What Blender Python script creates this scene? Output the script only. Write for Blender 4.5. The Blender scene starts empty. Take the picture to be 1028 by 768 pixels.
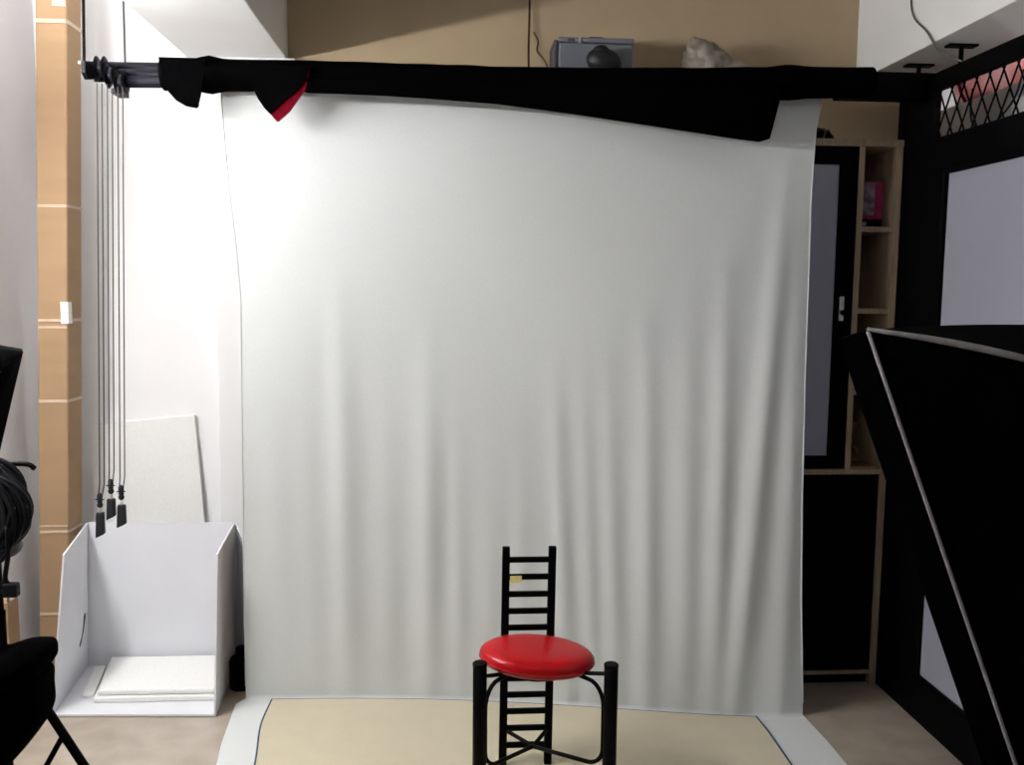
import bpy, bmesh, math, random
from mathutils import Vector, Matrix, noise

random.seed(7)
S = bpy.context.scene
COL = S.collection
PI = math.pi

# ------------------------------------------------------------------ camera
PITCH, YAW, ROLL = math.radians(5.96), math.radians(4.05), 0.009
F_ = Vector((math.sin(YAW) * math.cos(PITCH), math.cos(YAW) * math.cos(PITCH), -math.sin(PITCH)))
R0 = Vector((math.cos(YAW), -math.sin(YAW), 0))
U0 = R0.cross(F_)
R_ = R0 * math.cos(ROLL) + U0 * math.sin(ROLL)
U_ = U0 * math.cos(ROLL) - R0 * math.sin(ROLL)
cam_data = bpy.data.cameras.new('camera')
cam = bpy.data.objects.new('camera', cam_data)
COL.objects.link(cam)
cam.matrix_world = Matrix(((R_.x, U_.x, -F_.x, 0), (R_.y, U_.y, -F_.y, 0), (R_.z, U_.z, -F_.z, 1.5), (0, 0, 0, 1)))
cam_data.sensor_fit = 'HORIZONTAL'
cam_data.sensor_width = 36
cam_data.lens = 36 * 900 / 1028
cam_data.clip_start = 0.05
S.camera = cam

# ------------------------------------------------------------------ world, light, exposure
W = bpy.data.worlds.new('world')
S.world = W
W.use_nodes = True
W.node_tree.nodes['Background'].inputs[0].default_value = (0.93, 0.95, 1.0, 1)
W.node_tree.nodes['Background'].inputs[1].default_value = 0.04
S.view_settings.view_transform = 'Standard'
S.view_settings.look = 'None'
S.view_settings.gamma = 1
S.view_settings.use_curve_mapping = False
S.view_settings.exposure = 0.9
TUBE_EMIT = 165.0        # fluorescent batten on the left wall
ROOM_FILL = 3.0        # added fill panel on the ceiling, over the camera
NEXT_FILL = 30.0         # added lamp, brightens what shows through the mesh


# ------------------------------------------------------------------ helpers
def mat(name, color, rough=0.6, spec=0.5, metal=0, noise_scale=0, noise_amt=0.0, bump=0, bump_scale=200,
        emit=None, coat=0, sheen=0, stretch=None, color2=None, thresh=None):
    m = bpy.data.materials.new(name)
    m.use_nodes = True
    nt = m.node_tree
    b = nt.nodes['Principled BSDF']
    b.inputs['Base Color'].default_value = (*color, 1)
    b.inputs['Roughness'].default_value = rough
    b.inputs['Specular IOR Level'].default_value = spec
    b.inputs['Metallic'].default_value = metal
    b.inputs['Coat Weight'].default_value = coat
    b.inputs['Sheen Weight'].default_value = sheen
    if emit:
        b.inputs['Emission Color'].default_value = (*color, 1)
        b.inputs['Emission Strength'].default_value = emit
    tc = nt.nodes.new('ShaderNodeTexCoord')
    src = tc.outputs['Object']
    if stretch:
        mp = nt.nodes.new('ShaderNodeMapping')
        mp.inputs['Scale'].default_value = stretch
        nt.links.new(src, mp.inputs['Vector'])
        src = mp.outputs['Vector']
    if noise_scale:
        n = nt.nodes.new('ShaderNodeTexNoise')
        n.inputs['Scale'].default_value = noise_scale
        n.inputs['Detail'].default_value = 6
        nt.links.new(src, n.inputs['Vector'])
        r = nt.nodes.new('ShaderNodeValToRGB')
        c2 = color2 if color2 else tuple(c * (1 - noise_amt) for c in color)
        r.color_ramp.elements[0].color = (*c2, 1)
        r.color_ramp.elements[1].color = (*color, 1)
        r.color_ramp.elements[0].position = 0.35 if not thresh else thresh[0]
        r.color_ramp.elements[1].position = 0.65 if not thresh else thresh[1]
        nt.links.new(n.outputs['Fac'], r.inputs['Fac'])
        nt.links.new(r.outputs['Color'], b.inputs['Base Color'])
    if bump:
        n2 = nt.nodes.new('ShaderNodeTexNoise')
        n2.inputs['Scale'].default_value = bump_scale
        n2.inputs['Detail'].default_value = 3
        nt.links.new(src, n2.inputs['Vector'])
        bp = nt.nodes.new('ShaderNodeBump')
        bp.inputs['Strength'].default_value = bump
        bp.inputs['Distance'].default_value = 0.002
        nt.links.new(n2.outputs['Fac'], bp.inputs['Height'])
        nt.links.new(bp.outputs['Normal'], b.inputs['Normal'])
    return m


M = {
    'white_paint': mat('white_paint', (0.86, 0.86, 0.87), 0.75, 0.2, noise_scale=3, noise_amt=0.03, bump=0.15, bump_scale=60),
    'side_paint': mat('side_paint', (0.80, 0.79, 0.81), 0.75, 0.2, noise_scale=3, noise_amt=0.04, bump=0.15, bump_scale=60),
    'beam_paint': mat('beam_paint', (0.90, 0.90, 0.89), 0.75, 0.2, noise_scale=2.5, noise_amt=0.04, bump=0.12, bump_scale=50),
    'tan_paint': mat('tan_paint', (0.50, 0.39, 0.255), 0.8, 0.15, noise_scale=4, noise_amt=0.08, bump=0.15, bump_scale=60),
    'floor': mat('floor_tile', (0.45, 0.38, 0.31), 0.16, 0.9, noise_scale=9, noise_amt=0.16, bump=0.03, bump_scale=15),
    'black_metal': mat('black_metal', (0.0012, 0.0012, 0.0016), 0.5, 0.05, noise_scale=30, noise_amt=0.3),
    'roller_metal': mat('roller_metal', (0.004, 0.004, 0.008), 0.45, 0.15, noise_scale=30, noise_amt=0.3),
    'black_fabric': mat('black_fabric', (0.001, 0.001, 0.0012), 0.95, 0.01, noise_scale=60, noise_amt=0.4, bump=0.3, bump_scale=400),
    'box_fabric': mat('softbox_fabric', (0.0012, 0.0012, 0.0015), 0.9, 0.015, noise_scale=40, noise_amt=0.4, bump=0.2, bump_scale=300),
    'red_fabric': mat('red_fabric', (0.14, 0.002, 0.01), 0.9, 0.05, noise_scale=50, noise_amt=0.3, bump=0.3, bump_scale=400),
    'piping': mat('grey_piping', (0.27, 0.26, 0.26), 0.8, 0.2, noise_scale=60, noise_amt=0.25),
    'muslin': mat('white_muslin', (0.68, 0.705, 0.70), 0.95, 0.05, noise_scale=220, noise_amt=0.05, bump=0.25, bump_scale=450),
    'mat': mat('cream_mat', (0.60, 0.54, 0.40), 0.5, 0.3, noise_scale=14, noise_amt=0.04, bump=0.06, bump_scale=40),
    'blue': mat('blue_edge', (0.06, 0.10, 0.19), 0.7, 0.2, noise_scale=60, noise_amt=0.3),
    'card': mat('cardboard', (0.36, 0.235, 0.135), 0.75, 0.15, noise_scale=4, noise_amt=0.08, stretch=(1, 1, 5), bump=0.15, bump_scale=40),
    'tape': mat('clear_tape', (0.62, 0.48, 0.36), 0.12, 0.6, noise_scale=30, noise_amt=0.12),  # real shiny tape; its whitish glints are put into the pale colour
    'paper': mat('paper_label', (0.85, 0.84, 0.82), 0.7, 0.2, noise_scale=55, noise_amt=0.6, thresh=(0.30, 0.42)),
    'pvc': mat('white_pvc', (0.76, 0.77, 0.81), 0.55, 0.25, noise_scale=5, noise_amt=0.04),
    'foam': mat('white_foam', (0.86, 0.86, 0.84), 0.85, 0.1, noise_scale=120, noise_amt=0.05, bump=0.25, bump_scale=250),
    'slit': mat('slit_dark', (0.12, 0.12, 0.12), 0.8, 0.1, noise_scale=40, noise_amt=0.3),
    'wood': mat('pale_wood', (0.50, 0.39, 0.27), 0.6, 0.25, noise_scale=5, noise_amt=0.25, stretch=(30, 30, 2)),
    'black_board': mat('black_board', (0.0015, 0.0012, 0.001), 0.6, 0.04, noise_scale=10, noise_amt=0.3),
    'frost': mat('frosted_glass', (0.40, 0.41, 0.50), 0.35, 0.3, noise_scale=4, noise_amt=0.05),
    'film': mat('frosted_film', (0.30, 0.305, 0.36), 0.45, 0.25, noise_scale=3, noise_amt=0.05),
    'chrome': mat('worn_chrome', (0.75, 0.75, 0.74), 0.3, 0.5, metal=0.7, noise_scale=80, noise_amt=0.2),
    'red_vinyl': mat('red_vinyl', (0.39, 0.001, 0.005), 0.28, 0.28, noise_scale=6, noise_amt=0.08, bump=0.06, bump_scale=120),
    'chair_black': mat('chair_black', (0.0015, 0.0015, 0.0015), 0.5, 0.06, noise_scale=40, noise_amt=0.3),
    'iron': mat('rusted_iron', (0.005, 0.0035, 0.0025), 0.6, 0.08, noise_scale=40, noise_amt=0.5),
    'yellow': mat('yellow_sticker', (0.80, 0.70, 0.28), 0.7, 0.2, noise_scale=160, noise_amt=0.35, thresh=(0.30, 0.42)),
    'bead': mat('bead_chain', (0.05, 0.046, 0.046), 0.6, 0.15, noise_scale=60, noise_amt=0.3),
    'weight': mat('dark_rubber', (0.012, 0.013, 0.017), 0.5, 0.3, noise_scale=60, noise_amt=0.3),
    'cable': mat('black_cable', (0.006, 0.007, 0.010), 0.45, 0.2, noise_scale=30, noise_amt=0.2),
    'grey_plastic': mat('grey_plastic', (0.17, 0.18, 0.21), 0.5, 0.3, noise_scale=8, noise_amt=0.08),
    'dark_plastic': mat('dark_plastic', (0.06, 0.06, 0.075), 0.5, 0.3, noise_scale=8, noise_amt=0.1),
    'bag': mat('pale_plastic_bag', (0.30, 0.265, 0.22), 0.45, 0.4, noise_scale=9, noise_amt=0.25, bump=0.3, bump_scale=40),
    'red_cord': mat('red_brown_cord', (0.05, 0.015, 0.010), 0.6, 0.2, noise_scale=30, noise_amt=0.3),
    'olive_cord': mat('olive_cord', (0.10, 0.08, 0.04), 0.6, 0.2, noise_scale=30, noise_amt=0.3),
    'grey_cord': mat('grey_cord', (0.16, 0.15, 0.13), 0.6, 0.2, noise_scale=30, noise_amt=0.3),
    'pink': mat('pink_print', (0.42, 0.03, 0.13), 0.5, 0.3, noise_scale=20, noise_amt=0.25),
    'print': mat('photo_print', (0.40, 0.30, 0.36), 0.5, 0.3, noise_scale=26, noise_amt=0.5, color2=(0.06, 0.05, 0.12)),
    'pink_cloth': mat('pink_cloth', (0.85, 0.62, 0.60), 0.85, 0.15, noise_scale=5, noise_amt=0.3, color2=(0.70, 0.22, 0.22)),
    'brown': mat('brown_wood', (0.20, 0.07, 0.03), 0.6, 0.25, noise_scale=20, noise_amt=0.4),
    'purple': mat('dull_purple', (0.12, 0.10, 0.20), 0.6, 0.3, noise_scale=8, noise_amt=0.2),
    'lamp': mat('lamp_tube', (1.0, 0.985, 0.97), 0.4, emit=TUBE_EMIT),
    'panel': mat('fill_panel', (1.0, 0.98, 0.95), 0.4, emit=ROOM_FILL),
    'next_panel': mat('next_fill_panel', (1.0, 0.97, 0.94), 0.4, emit=NEXT_FILL),
    'white_enamel': mat('white_enamel', (0.8, 0.8, 0.8), 0.4, 0.4, noise_scale=5, noise_amt=0.03),
    'diffuser': mat('white_diffuser', (0.8, 0.8, 0.8), 0.9, 0.1, noise_scale=100, noise_amt=0.04),
}


def obj(name, bm, m, parent=None, smooth=False, bevel=0, local=False):
    """link a bmesh (built in world space) as one mesh object"""
    bmesh.ops.recalc_face_normals(bm, faces=bm.faces)
    me = bpy.data.meshes.new(name)
    bm.to_mesh(me)
    bm.free()
    mats = m if isinstance(m, (list, tuple)) else [m]
    for x in mats:
        me.materials.append(M[x])
    o = bpy.data.objects.new(name, me)
    COL.objects.link(o)
    if parent:
        root = parent
        off = Vector((0, 0, 0))
        while root:
            off += root.location
            root = root.parent
        if not local:
            me.transform(Matrix.Translation(-off))
        o.parent = parent
    if smooth:
        for p in me.polygons:
            p.use_smooth = True
    if bevel:
        md = o.modifiers.new('bevel', 'BEVEL')
        md.width = bevel
        md.segments = 2
        md.limit_method = 'ANGLE'
    return o


def thing(name, label, cat, loc=(0, 0, 0), group=None):
    o = bpy.data.objects.new(name, None)
    COL.objects.link(o)
    o.location = loc
    o.empty_display_size = 0.1
    o['label'] = label
    o['category'] = cat
    if group:
        o['group'] = group
    return o


def tag(o, label, cat, group=None):
    o['label'] = label
    o['category'] = cat
    if group:
        o['group'] = group
    return o


def struct(o):
    o['kind'] = 'structure'
    return o


def BM():
    return bmesh.new()


def add_box(bm, x0, x1, y0, y1, z0, z1, rot=None):
    vs = [bm.verts.new((x, y, z)) for x in (x0, x1) for y in (y0, y1) for z in (z0, z1)]
    if rot:
        for v in vs:
            v.co = rot @ v.co
    for q in ((0, 1, 3, 2), (4, 6, 7, 5), (0, 4, 5, 1), (2, 3, 7, 6), (0, 2, 6, 4), (1, 5, 7, 3)):
        bm.faces.new([vs[i] for i in q])
    return vs


def bx(*a):
    bm = BM()
    add_box(bm, *a)
    return bm


def add_hexa(bm, pts):
    """8 points: bottom quad then top quad in the same order"""
    vs = [bm.verts.new(p) for p in pts]
    for q in ((3, 2, 1, 0), (4, 5, 6, 7), (0, 1, 5, 4), (1, 2, 6, 5), (2, 3, 7, 6), (3, 0, 4, 7)):
        bm.faces.new([vs[i] for i in q])


def add_tube(bm, pts, r, seg=8, closed=False, cap=True):
    pts = [Vector(p) for p in pts]
    n = len(pts)
    rad = r if isinstance(r, (list, tuple)) else [r] * n
    rings = []
    up = None
    for i, p in enumerate(pts):
        if closed:
            d = pts[(i + 1) % n] - pts[i - 1]
        else:
            d = pts[min(i + 1, n - 1)] - pts[max(i - 1, 0)]
        d.normalize()
        if up is None:
            up = d.orthogonal().normalized()
        else:
            up = up - d * up.dot(d)
            if up.length < 1e-5:
                up = d.orthogonal()
            up.normalize()
        s = d.cross(up)
        rings.append([bm.verts.new(p + (up * math.cos(2 * PI * k / seg) + s * math.sin(2 * PI * k / seg)) * rad[i]) for k in range(seg)])
    m = n if closed else n - 1
    for i in range(m):
        a, b = rings[i], rings[(i + 1) % n]
        for k in range(seg):
            bm.faces.new((a[k], a[(k + 1) % seg], b[(k + 1) % seg], b[k]))
    if cap and not closed:
        bm.faces.new(rings[0][::-1])
        bm.faces.new(rings[-1])


def tube(pts, r, seg=8, closed=False):
    bm = BM()
    add_tube(bm, pts, r, seg, closed)
    return bm


def spline(pts, n=8):
    P = [Vector(p) for p in pts]
    P = [P[0] * 2 - P[1]] + P + [P[-1] * 2 - P[-2]]
    out = []
    for i in range(1, len(P) - 2):
        a, b, c, d = P[i - 1:i + 3]
        for k in range(n):
            t = k / n
            out.append(0.5 * ((2 * b) + (c - a) * t + (2 * a - 5 * b + 4 * c - d) * t * t + (3 * b - a - 3 * c + d) * t ** 3))
    out.append(P[-2])
    return out


def lathe(profile, origin, axis=(0, 0, 1), seg=24, caps=True):
    """profile: list of (radius, height along the axis)"""
    bm = BM()
    ax = Vector(axis).normalized()
    u = ax.orthogonal().normalized()
    v = ax.cross(u)
    o = Vector(origin)
    rings = [[bm.verts.new(o + ax * h + (u * math.cos(2 * PI * k / seg) + v * math.sin(2 * PI * k / seg)) * max(r, 1e-4)) for k in range(seg)] for r, h in profile]
    for a, b in zip(rings, rings[1:]):
        for k in range(seg):
            bm.faces.new((a[k], a[(k + 1) % seg], b[(k + 1) % seg], b[k]))
    if caps:
        bm.faces.new(rings[0][::-1])
        bm.faces.new(rings[-1])
    return bm


def add_slab(bm, outline, thick_vec):
    """closed outline (3d points) extruded by thick_vec"""
    t = Vector(thick_vec)
    a = [bm.verts.new(p) for p in outline]
    b = [bm.verts.new(Vector(p) + t) for p in outline]
    n = len(a)
    bm.faces.new(a[::-1])
    bm.faces.new(b)
    for i in range(n):
        bm.faces.new((a[i], a[(i + 1) % n], b[(i + 1) % n], b[i]))


def slab(outline, tv):
    bm = BM()
    add_slab(bm, outline, tv)
    return bm


def grid_cloth(fn, nu, nv, thick=0.0):
    """fn(u, v) -> point; an open sheet, or a sheet with thickness along y"""
    bm = BM()
    g = [[bm.verts.new(fn(i / nu, j / nv)) for i in range(nu + 1)] for j in range(nv + 1)]
    for j in range(nv):
        for i in range(nu):
            bm.faces.new((g[j][i], g[j][i + 1], g[j + 1][i + 1], g[j + 1][i]))
    return bm


def lerp_table(tab, z):
    """tab: descending or ascending list of (z, value)"""
    tab = sorted(tab)
    if z <= tab[0][0]:
        return tab[0][1]
    for (a, va), (b, vb) in zip(tab, tab[1:]):
        if z <= b:
            t = (z - a) / (b - a)
            return va + (vb - va) * t
    return tab[-1][1]


def smooth01(t):
    t = max(0, min(1, t))
    return t * t * (3 - 2 * t)


# ------------------------------------------------------------------ the setting
XL, YB, ZC = -1.60, 3.70, 2.95          # left wall, back wall, ceiling
struct(obj('floor', bx(XL - 0.1, 2.6, -1.2, 4.3, -0.1, 0), 'floor'))
struct(obj('wall_left', bx(XL - 0.1, XL, -1.2, YB + 0.1, 0, ZC + 0.1), 'side_paint'))
struct(obj('wall_back_left', bx(XL, -0.64, YB, YB + 0.1, 0, ZC), 'white_paint'))
struct(obj('wall_back', bx(-0.64, 1.92, YB, YB + 0.1, 0, ZC), 'tan_paint'))
struct(obj('ceiling', bx(XL, 2.6, -1.2, 4.3, ZC, ZC + 0.1), 'beam_paint'))
struct(obj('trim_1', bx(-1.02, -0.634, -1.2, YB, 2.385, ZC), 'beam_paint', bevel=0.004))        # left downstand beam
struct(obj('trim_2', bx(1.67, 2.1, -1.2, YB, 2.36, ZC), 'beam_paint', bevel=0.004))             # right downstand beam
struct(obj('trim_3', bx(-0.925, -0.60, YB - 0.05, YB, 0, 2.385), 'white_paint', bevel=0.003))      # shallow pilaster
struct(obj('wall_next_room', bx(2.5, 2.6, -1.2, 4.3, 0, ZC), 'white_paint'))
struct(obj('wall_next_room_back', bx(1.92, 2.5, 4.2, 4.3, 0, ZC), 'white_paint'))

# right partition: black aluminium frame, frosted panes, diamond mesh band
PX = 1.641
part = bpy.data.objects.new('wall_right', None)
COL.objects.link(part)
part.location = (PX, 1.9, 0)
part['kind'] = 'structure'
for (z0, z1) in ((2.178, 2.24), (1.905, 2.02), (0.80, 0.92), (0.0, 0.153)):
    obj('rail', bx(PX, PX + 0.024, 0.4, 3.2, z0, z1), 'black_metal', part, bevel=0.003)
for (y0, y1, z0, z1) in ((2.93, 3.2, 0.153, 1.905), (3.01, 3.2, 2.02, 2.178), (1.62, 1.70, 0.153, 1.905), (0.4, 0.47, 0.153, 2.178), (1.62, 1.66, 2.02, 2.178)):
    obj('stile', bx(PX + 0.001, PX + 0.023, y0, y1, z0, z1), 'black_metal', part, bevel=0.003)
for (y0, y1) in ((1.70, 2.93), (0.47, 1.62)):
    for (z0, z1) in ((0.92, 1.905), (0.153, 0.80)):
        f = obj('pane', bx(PX + 0.012, PX + 0.02, y0, y1, z0, z1), 'film', part)
        bead = BM()
        for a in ((y0, y0 + 0.012, z0, z1), (y1 - 0.012, y1, z0, z1)):
            add_box(bead, PX + 0.004, PX + 0.012, *a)
        for a in ((y0 + 0.012, y1 - 0.012, z0, z0 + 0.012), (y0 + 0.012, y1 - 0.012, z1 - 0.012, z1)):
            add_box(bead, PX + 0.004, PX + 0.012, *a)
        obj('glazing_bead', bead, 'black_metal', f)
# diamond mesh: crossing wires between the two upper rails
wm = BM()
pitch, zt, zb = 0.0695, 2.18, 2.018
for (ya, yb) in ((1.66, 3.012), (0.47, 1.62)):
    n = int((yb - ya) / pitch) + 3
    for i in range(-2, n):
        for s in (1, -1):
            y0 = ya + i * pitch
            p, q = Vector((PX + 0.008 + s * 0.0018, y0, zb)), Vector((PX + 0.008 + s * 0.0018, y0 + pitch * 1.35, zt))
            if s < 0:
                p.z, q.z = q.z, p.z
            # clip to the opening
            d = q - p
            t0, t1 = 0, 1
            if p.y < ya: t0 = (ya - p.y) / d.y
            if q.y > yb: t1 = (yb - p.y) / d.y
            if t1 - t0 > 0.03:
                add_tube(wm, [p + d * t0, p + d * t1], 0.0031, 5)
obj('end_post', bx(PX, 1.70, 3.2, 3.26, 0, 2.25), 'black_metal', part, bevel=0.003)
wmo = obj('diamond_mesh', wm, 'black_metal', part)
wmo['kind'] = 'stuff'
# header bar from the partition post towards the roller
obj('header_rail', bx(1.33, 1.664, 3.06, 3.12, 2.160, 2.250), 'black_metal', part, bevel=0.003)

# ------------------------------------------------------------------ white muslin backdrop
LEFT = [(2.12, -0.739), (1.979, -0.732), (1.788, -0.720), (1.625, -0.706), (1.458, -0.699), (1.114, -0.711), (0.381, -0.734), (0.0, -0.738)]
RIGHT = [(2.16, 1.264), (2.046, 1.243), (1.814, 1.236), (1.543, 1.235), (1.199, 1.230), (0.774, 1.228), (0.411, 1.236), (0.114, 1.250), (0.0, 1.256)]
# ridges: x at mid height, lean (dx per metre of drop), width, amplitude, top of the fade
FOLDS = [(-0.60, 0.0, .050, .010, 1.5), (-0.50, 0.0, .045, .009, 1.55), (-0.37, 0.0, .042, .020, 1.75), (-0.22, 0.0, .04, .010, 1.4), (-0.075, 0.0, .042, .022, 1.6),
         (0.030, 0.01, .030, .012, 1.35), (0.14, 0.01, .04, .008, 1.3), (0.245, 0.02, .03, .008, 1.3), (0.372, 0.055, .030, .020, 1.45), (0.468, 0.05, .028, .015, 1.45),
         (0.553, 0.045, .030, .017, 1.5), (0.685, 0.02, .036, .022, 1.65), (0.822, 0.01, .040, .018, 1.75), (0.945, -0.01, .034, .024, 1.85),
         (1.088, -0.075, .036, .030, 2.15), (1.19, -0.02, .035, .016, 2.1)]


def drape_base(u, z):
    """plane in which the cloth hangs"""
    x0, x1 = lerp_table(LEFT, z), lerp_table(RIGHT, z)
    x = x0 + (x1 - x0) * u
    yt = 3.045
    yb = 3.197 + (2.965 - 3.197) * smooth01(u * 0.5 + u * u * 0.5)
    t = smooth01((2.15 - z) / 2.15)
    return x, yt + (yb - yt) * t


def drape(u, z):
    x, y = drape_base(u, z)
    d = 0
    for (cx, lean, w, a, zt) in FOLDS:
        c = cx + lean * (1.1 - z)
        k = smooth01((zt - z) / 1.15) * (0.55 + 0.45 * smooth01((z + 0.15) / 0.6))
        g = (x - c) / (w * 1.15)
        d += 0.7 * a * k * math.exp(-g * g)
    d += 0.004 * noise.noise(Vector((x * 3, z * 1.5, 0)))
    return Vector((x, y - d, z))


def backdrop_fn(u, v):
    if v <= 0.8:
        z = 2.175 * (1 - v / 0.8)
        return drape(u, max(z, 0.004))
    s = (v - 0.8) / 0.2
    p = drape(u, 0.004)
    yf = 1.85
    y = p.y + (yf - p.y) * s
    # outer edges of the sheet on the floor
    xl = lerp_table([(1.8, -0.66), (2.742, -0.728), (2.866, -0.745), (3.167, -0.765), (3.2, -0.738)], y)
    xr = lerp_table([(1.8, 1.262), (2.634, 1.266), (2.78, 1.266), (2.97, 1.256)], y)
    x = xl + (xr - xl) * u
    return Vector((x, y, 0.004))


bd = thing('backdrop', 'wide white muslin backdrop hanging in folds from the black roller bar to the floor', 'backdrop', (0.26, 3.1, 0))
obj('cloth', grid_cloth(backdrop_fn, 300, 150), 'muslin', bd, smooth=True)
hem = BM()
add_tube(hem, [drape(1, z) for z in [2.15 - 0.05 * k for k in range(43)]], 0.0032, 6)
obj('hem', hem, 'muslin', bd, smooth=True)
hem = BM()
add_tube(hem, [drape(0, z) for z in [2.15 - 0.05 * k for k in range(43)]], 0.0022, 6)
obj('hem', hem, 'muslin', bd, smooth=True)

# cream floor mat with a dark blue edge
mt = thing('floor_mat', 'cream vinyl mat with a dark blue edge lying on the white cloth under the stool', 'mat', (0.2, 2.6, 0.004))
ub = lambda x: (x + 0.74) / 1.99
back = []
for k in range(25):
    x = -0.640 + (1.083 + 0.640) * k / 24
    p = drape_base(ub(x), 0.0)
    back.append(Vector((x, p[1] - 0.022, 0.005)))
leftl = spline([(-0.640, back[0].y, 0.005), (-0.640, 2.98, 0.005), (-0.607, 2.735, 0.005), (-0.56, 2.3, 0.005), (-0.54, 1.9, 0.005)], 5)
rightl = [Vector((1.083, back[-1].y, 0.005)), Vector((1.088, 2.85, 0.005)), Vector((1.085, 2.644, 0.005)), Vector((1.08, 1.9, 0.005))]
obj('mat_sheet', slab(back + rightl[1:] + leftl[::-1][:-1], (0, 0, 0.004)), 'mat', mt)
lift = Vector((0, 0, 0.003))
for pl, r in ((leftl, 0.0032), (rightl, 0.0036), (back, 0.0022)):
    obj('edge_binding', tube([p + lift for p in pl], r, 6), 'blue', mt)

# ------------------------------------------------------------------ roller bar on the brackets
rl = thing('backdrop_roller', 'black three-pipe backdrop roller slung below the ceiling, its ends bare of cloth at left', 'roller', (0.2, 3.0, 2.17))
PIPES = [(3.035, 2.190, -1.108), (3.005, 2.162, -1.066), (2.985, 2.138, -1.030)]
for i, (y, z, x) in enumerate(PIPES):
    bm = tube([(x, y, z), (1.34, y, z + 0.035)], 0.0185, 14)
    p = obj('pipe', bm, 'roller_metal', rl, smooth=True, bevel=0)
    pr = [(0.010, -0.016), (0.030, -0.016), (0.038, -0.012), (0.026, -0.004), (0.026, 0.004), (0.038, 0.012), (0.030, 0.016), (0.010, 0.016)]
    obj('chain_wheel', lathe(pr, (x, y, z - (0.002 if i == 0 else 0.004)), (1, 0, 0), 24), 'roller_metal', p)
bm = BM()
add_slab(bm, [(-1.148, 2.975, 2.196), (-1.148, 3.06, 2.215), (-1.148, 3.06, 2.16), (-1.148, 3.0, 2.145), (-1.148, 2.975, 2.16)], (0.012, 0, 0))
add_box(bm, -1.138, -1.03, 3.05, 3.058, 2.15, 2.205)
add_box(bm, -1.06, -1.03, 2.975, 3.05, 2.10, 2.116)
obj('bracket', bm, 'roller_metal', rl)
for k in range(3):
    z = 2.193 - 0.018 * k
    obj('bolt', lathe([(0.006, 0), (0.006, 0.008), (0.003, 0.012)], (-1.148, 2.985 + 0.02 * k, z), (-1, 0, 0), 8), 'chrome', rl, smooth=True)
obj('hanger_rod', tube([(-1.148, 3.0, 2.19), (-1.142, 3.0, 2.40), (-1.13, 3.0, ZC)], 0.005, 8), 'iron', rl)
obj('hanger_rod', tube([(-1.036, 3.04, 2.15), (-1.034, 3.04, 2.40), (-1.032, 3.04, ZC)], 0.0035, 8), 'bead', rl)

# black cloth wound on the roller with loose corners
bk = thing('rolled_black_backdrop', 'black cloth with red reverse wound round the roller bar, one long end sagging at right', 'backdrop', (0.2, 2.98, 2.1))
pts, rad = [], []
N = 110
rng = random.Random(3)
for i in range(N + 1):
    t = i / N
    x = -0.905 + (1.405 + 0.905) * t
    zc = lerp_table([(-0.905, 2.166), (-0.5, 2.172), (0, 2.170), (0.4, 2.170), (1.0, 2.188), (1.405, 2.198)], x)
    pts.append(Vector((x, 3.002, zc)))
    rad.append(0.049 + 0.003 * noise.noise(Vector((x * 9, 1, 0))) + (0.010 * math.exp(-((x + 0.76) / 0.03) ** 2)) + 0.006 * math.exp(-((x - 1.12) / 0.05) ** 2))
bm = BM()
add_tube(bm, pts, rad, 20)
for v in bm.verts:
    n = noise.noise(Vector((v.co.x * 3, v.co.y * 30, v.co.z * 30)))
    v.co += Vector((0, v.co.y - 3.002, 0)) * 0.15 + Vector((0, 0, n * 0.003))
obj('cloth_roll', bm, 'black_fabric', bk, smooth=True)


def hang(name, tops, bottoms, y0, amp, nx, nz, m, parent, freq=9):
    """a sheet hanging from a line of tops to a line of bottoms (x, z tables), 5 mm thick"""
    bm = BM()
    x0, x1 = tops[0][0], tops[-1][0]
    bx0, bx1 = bottoms[0][0], bottoms[-1][0]
    F = []
    for s in (0, 1):
        g = []
        for j in range(nz + 1):
            row = []
            for i in range(nx + 1):
                u, v = i / nx, j / nz
                xa, xb = x0 + (x1 - x0) * u, bx0 + (bx1 - bx0) * u
                za, zb = lerp_table(tops, xa), lerp_table(bottoms, xb)
                x = xa + (xb - xa) * v
                z = za + (zb - za) * v
                y = y0 + amp * v * math.sin(freq * x + 2 * v) + 0.005 * s + 0.01 * v
                row.append(bm.verts.new((x, y, z)))
            g.append(row)
        F.append(g)
    for s, g in enumerate(F):
        for j in range(nz):
            for i in range(nx):
                q = (g[j][i], g[j][i + 1], g[j + 1][i + 1], g[j + 1][i])
                bm.faces.new(q if s == 0 else q[::-1])
    a, b = F
    for j in range(nz):
        bm.faces.new((a[j][0], a[j + 1][0], b[j + 1][0], b[j][0]))
        bm.faces.new((a[j][nx], b[j][nx], b[j + 1][nx], a[j + 1][nx]))
    for i in range(nx):
        bm.faces.new((a[nz][i], a[nz][i + 1], b[nz][i + 1], b[nz][i]))
        bm.faces.new((a[0][i], b[0][i], b[0][i + 1], a[0][i + 1]))
    return obj(name, bm, m, parent, smooth=True)


# long sagging end
hang('sagging_end', [(-0.45, 2.150), (0.2, 2.15), (1.085, 2.165)],
     [(-0.45, 2.109), (-0.347, 2.109), (-0.20, 2.107), (-0.066, 2.102), (0.155, 2.089), (0.40, 2.062), (0.541, 2.044), (0.936, 1.996), (1.019, 1.988), (1.052, 1.999)],
     2.935, 0.006, 90, 10, 'black_fabric', bk, 5)
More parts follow.
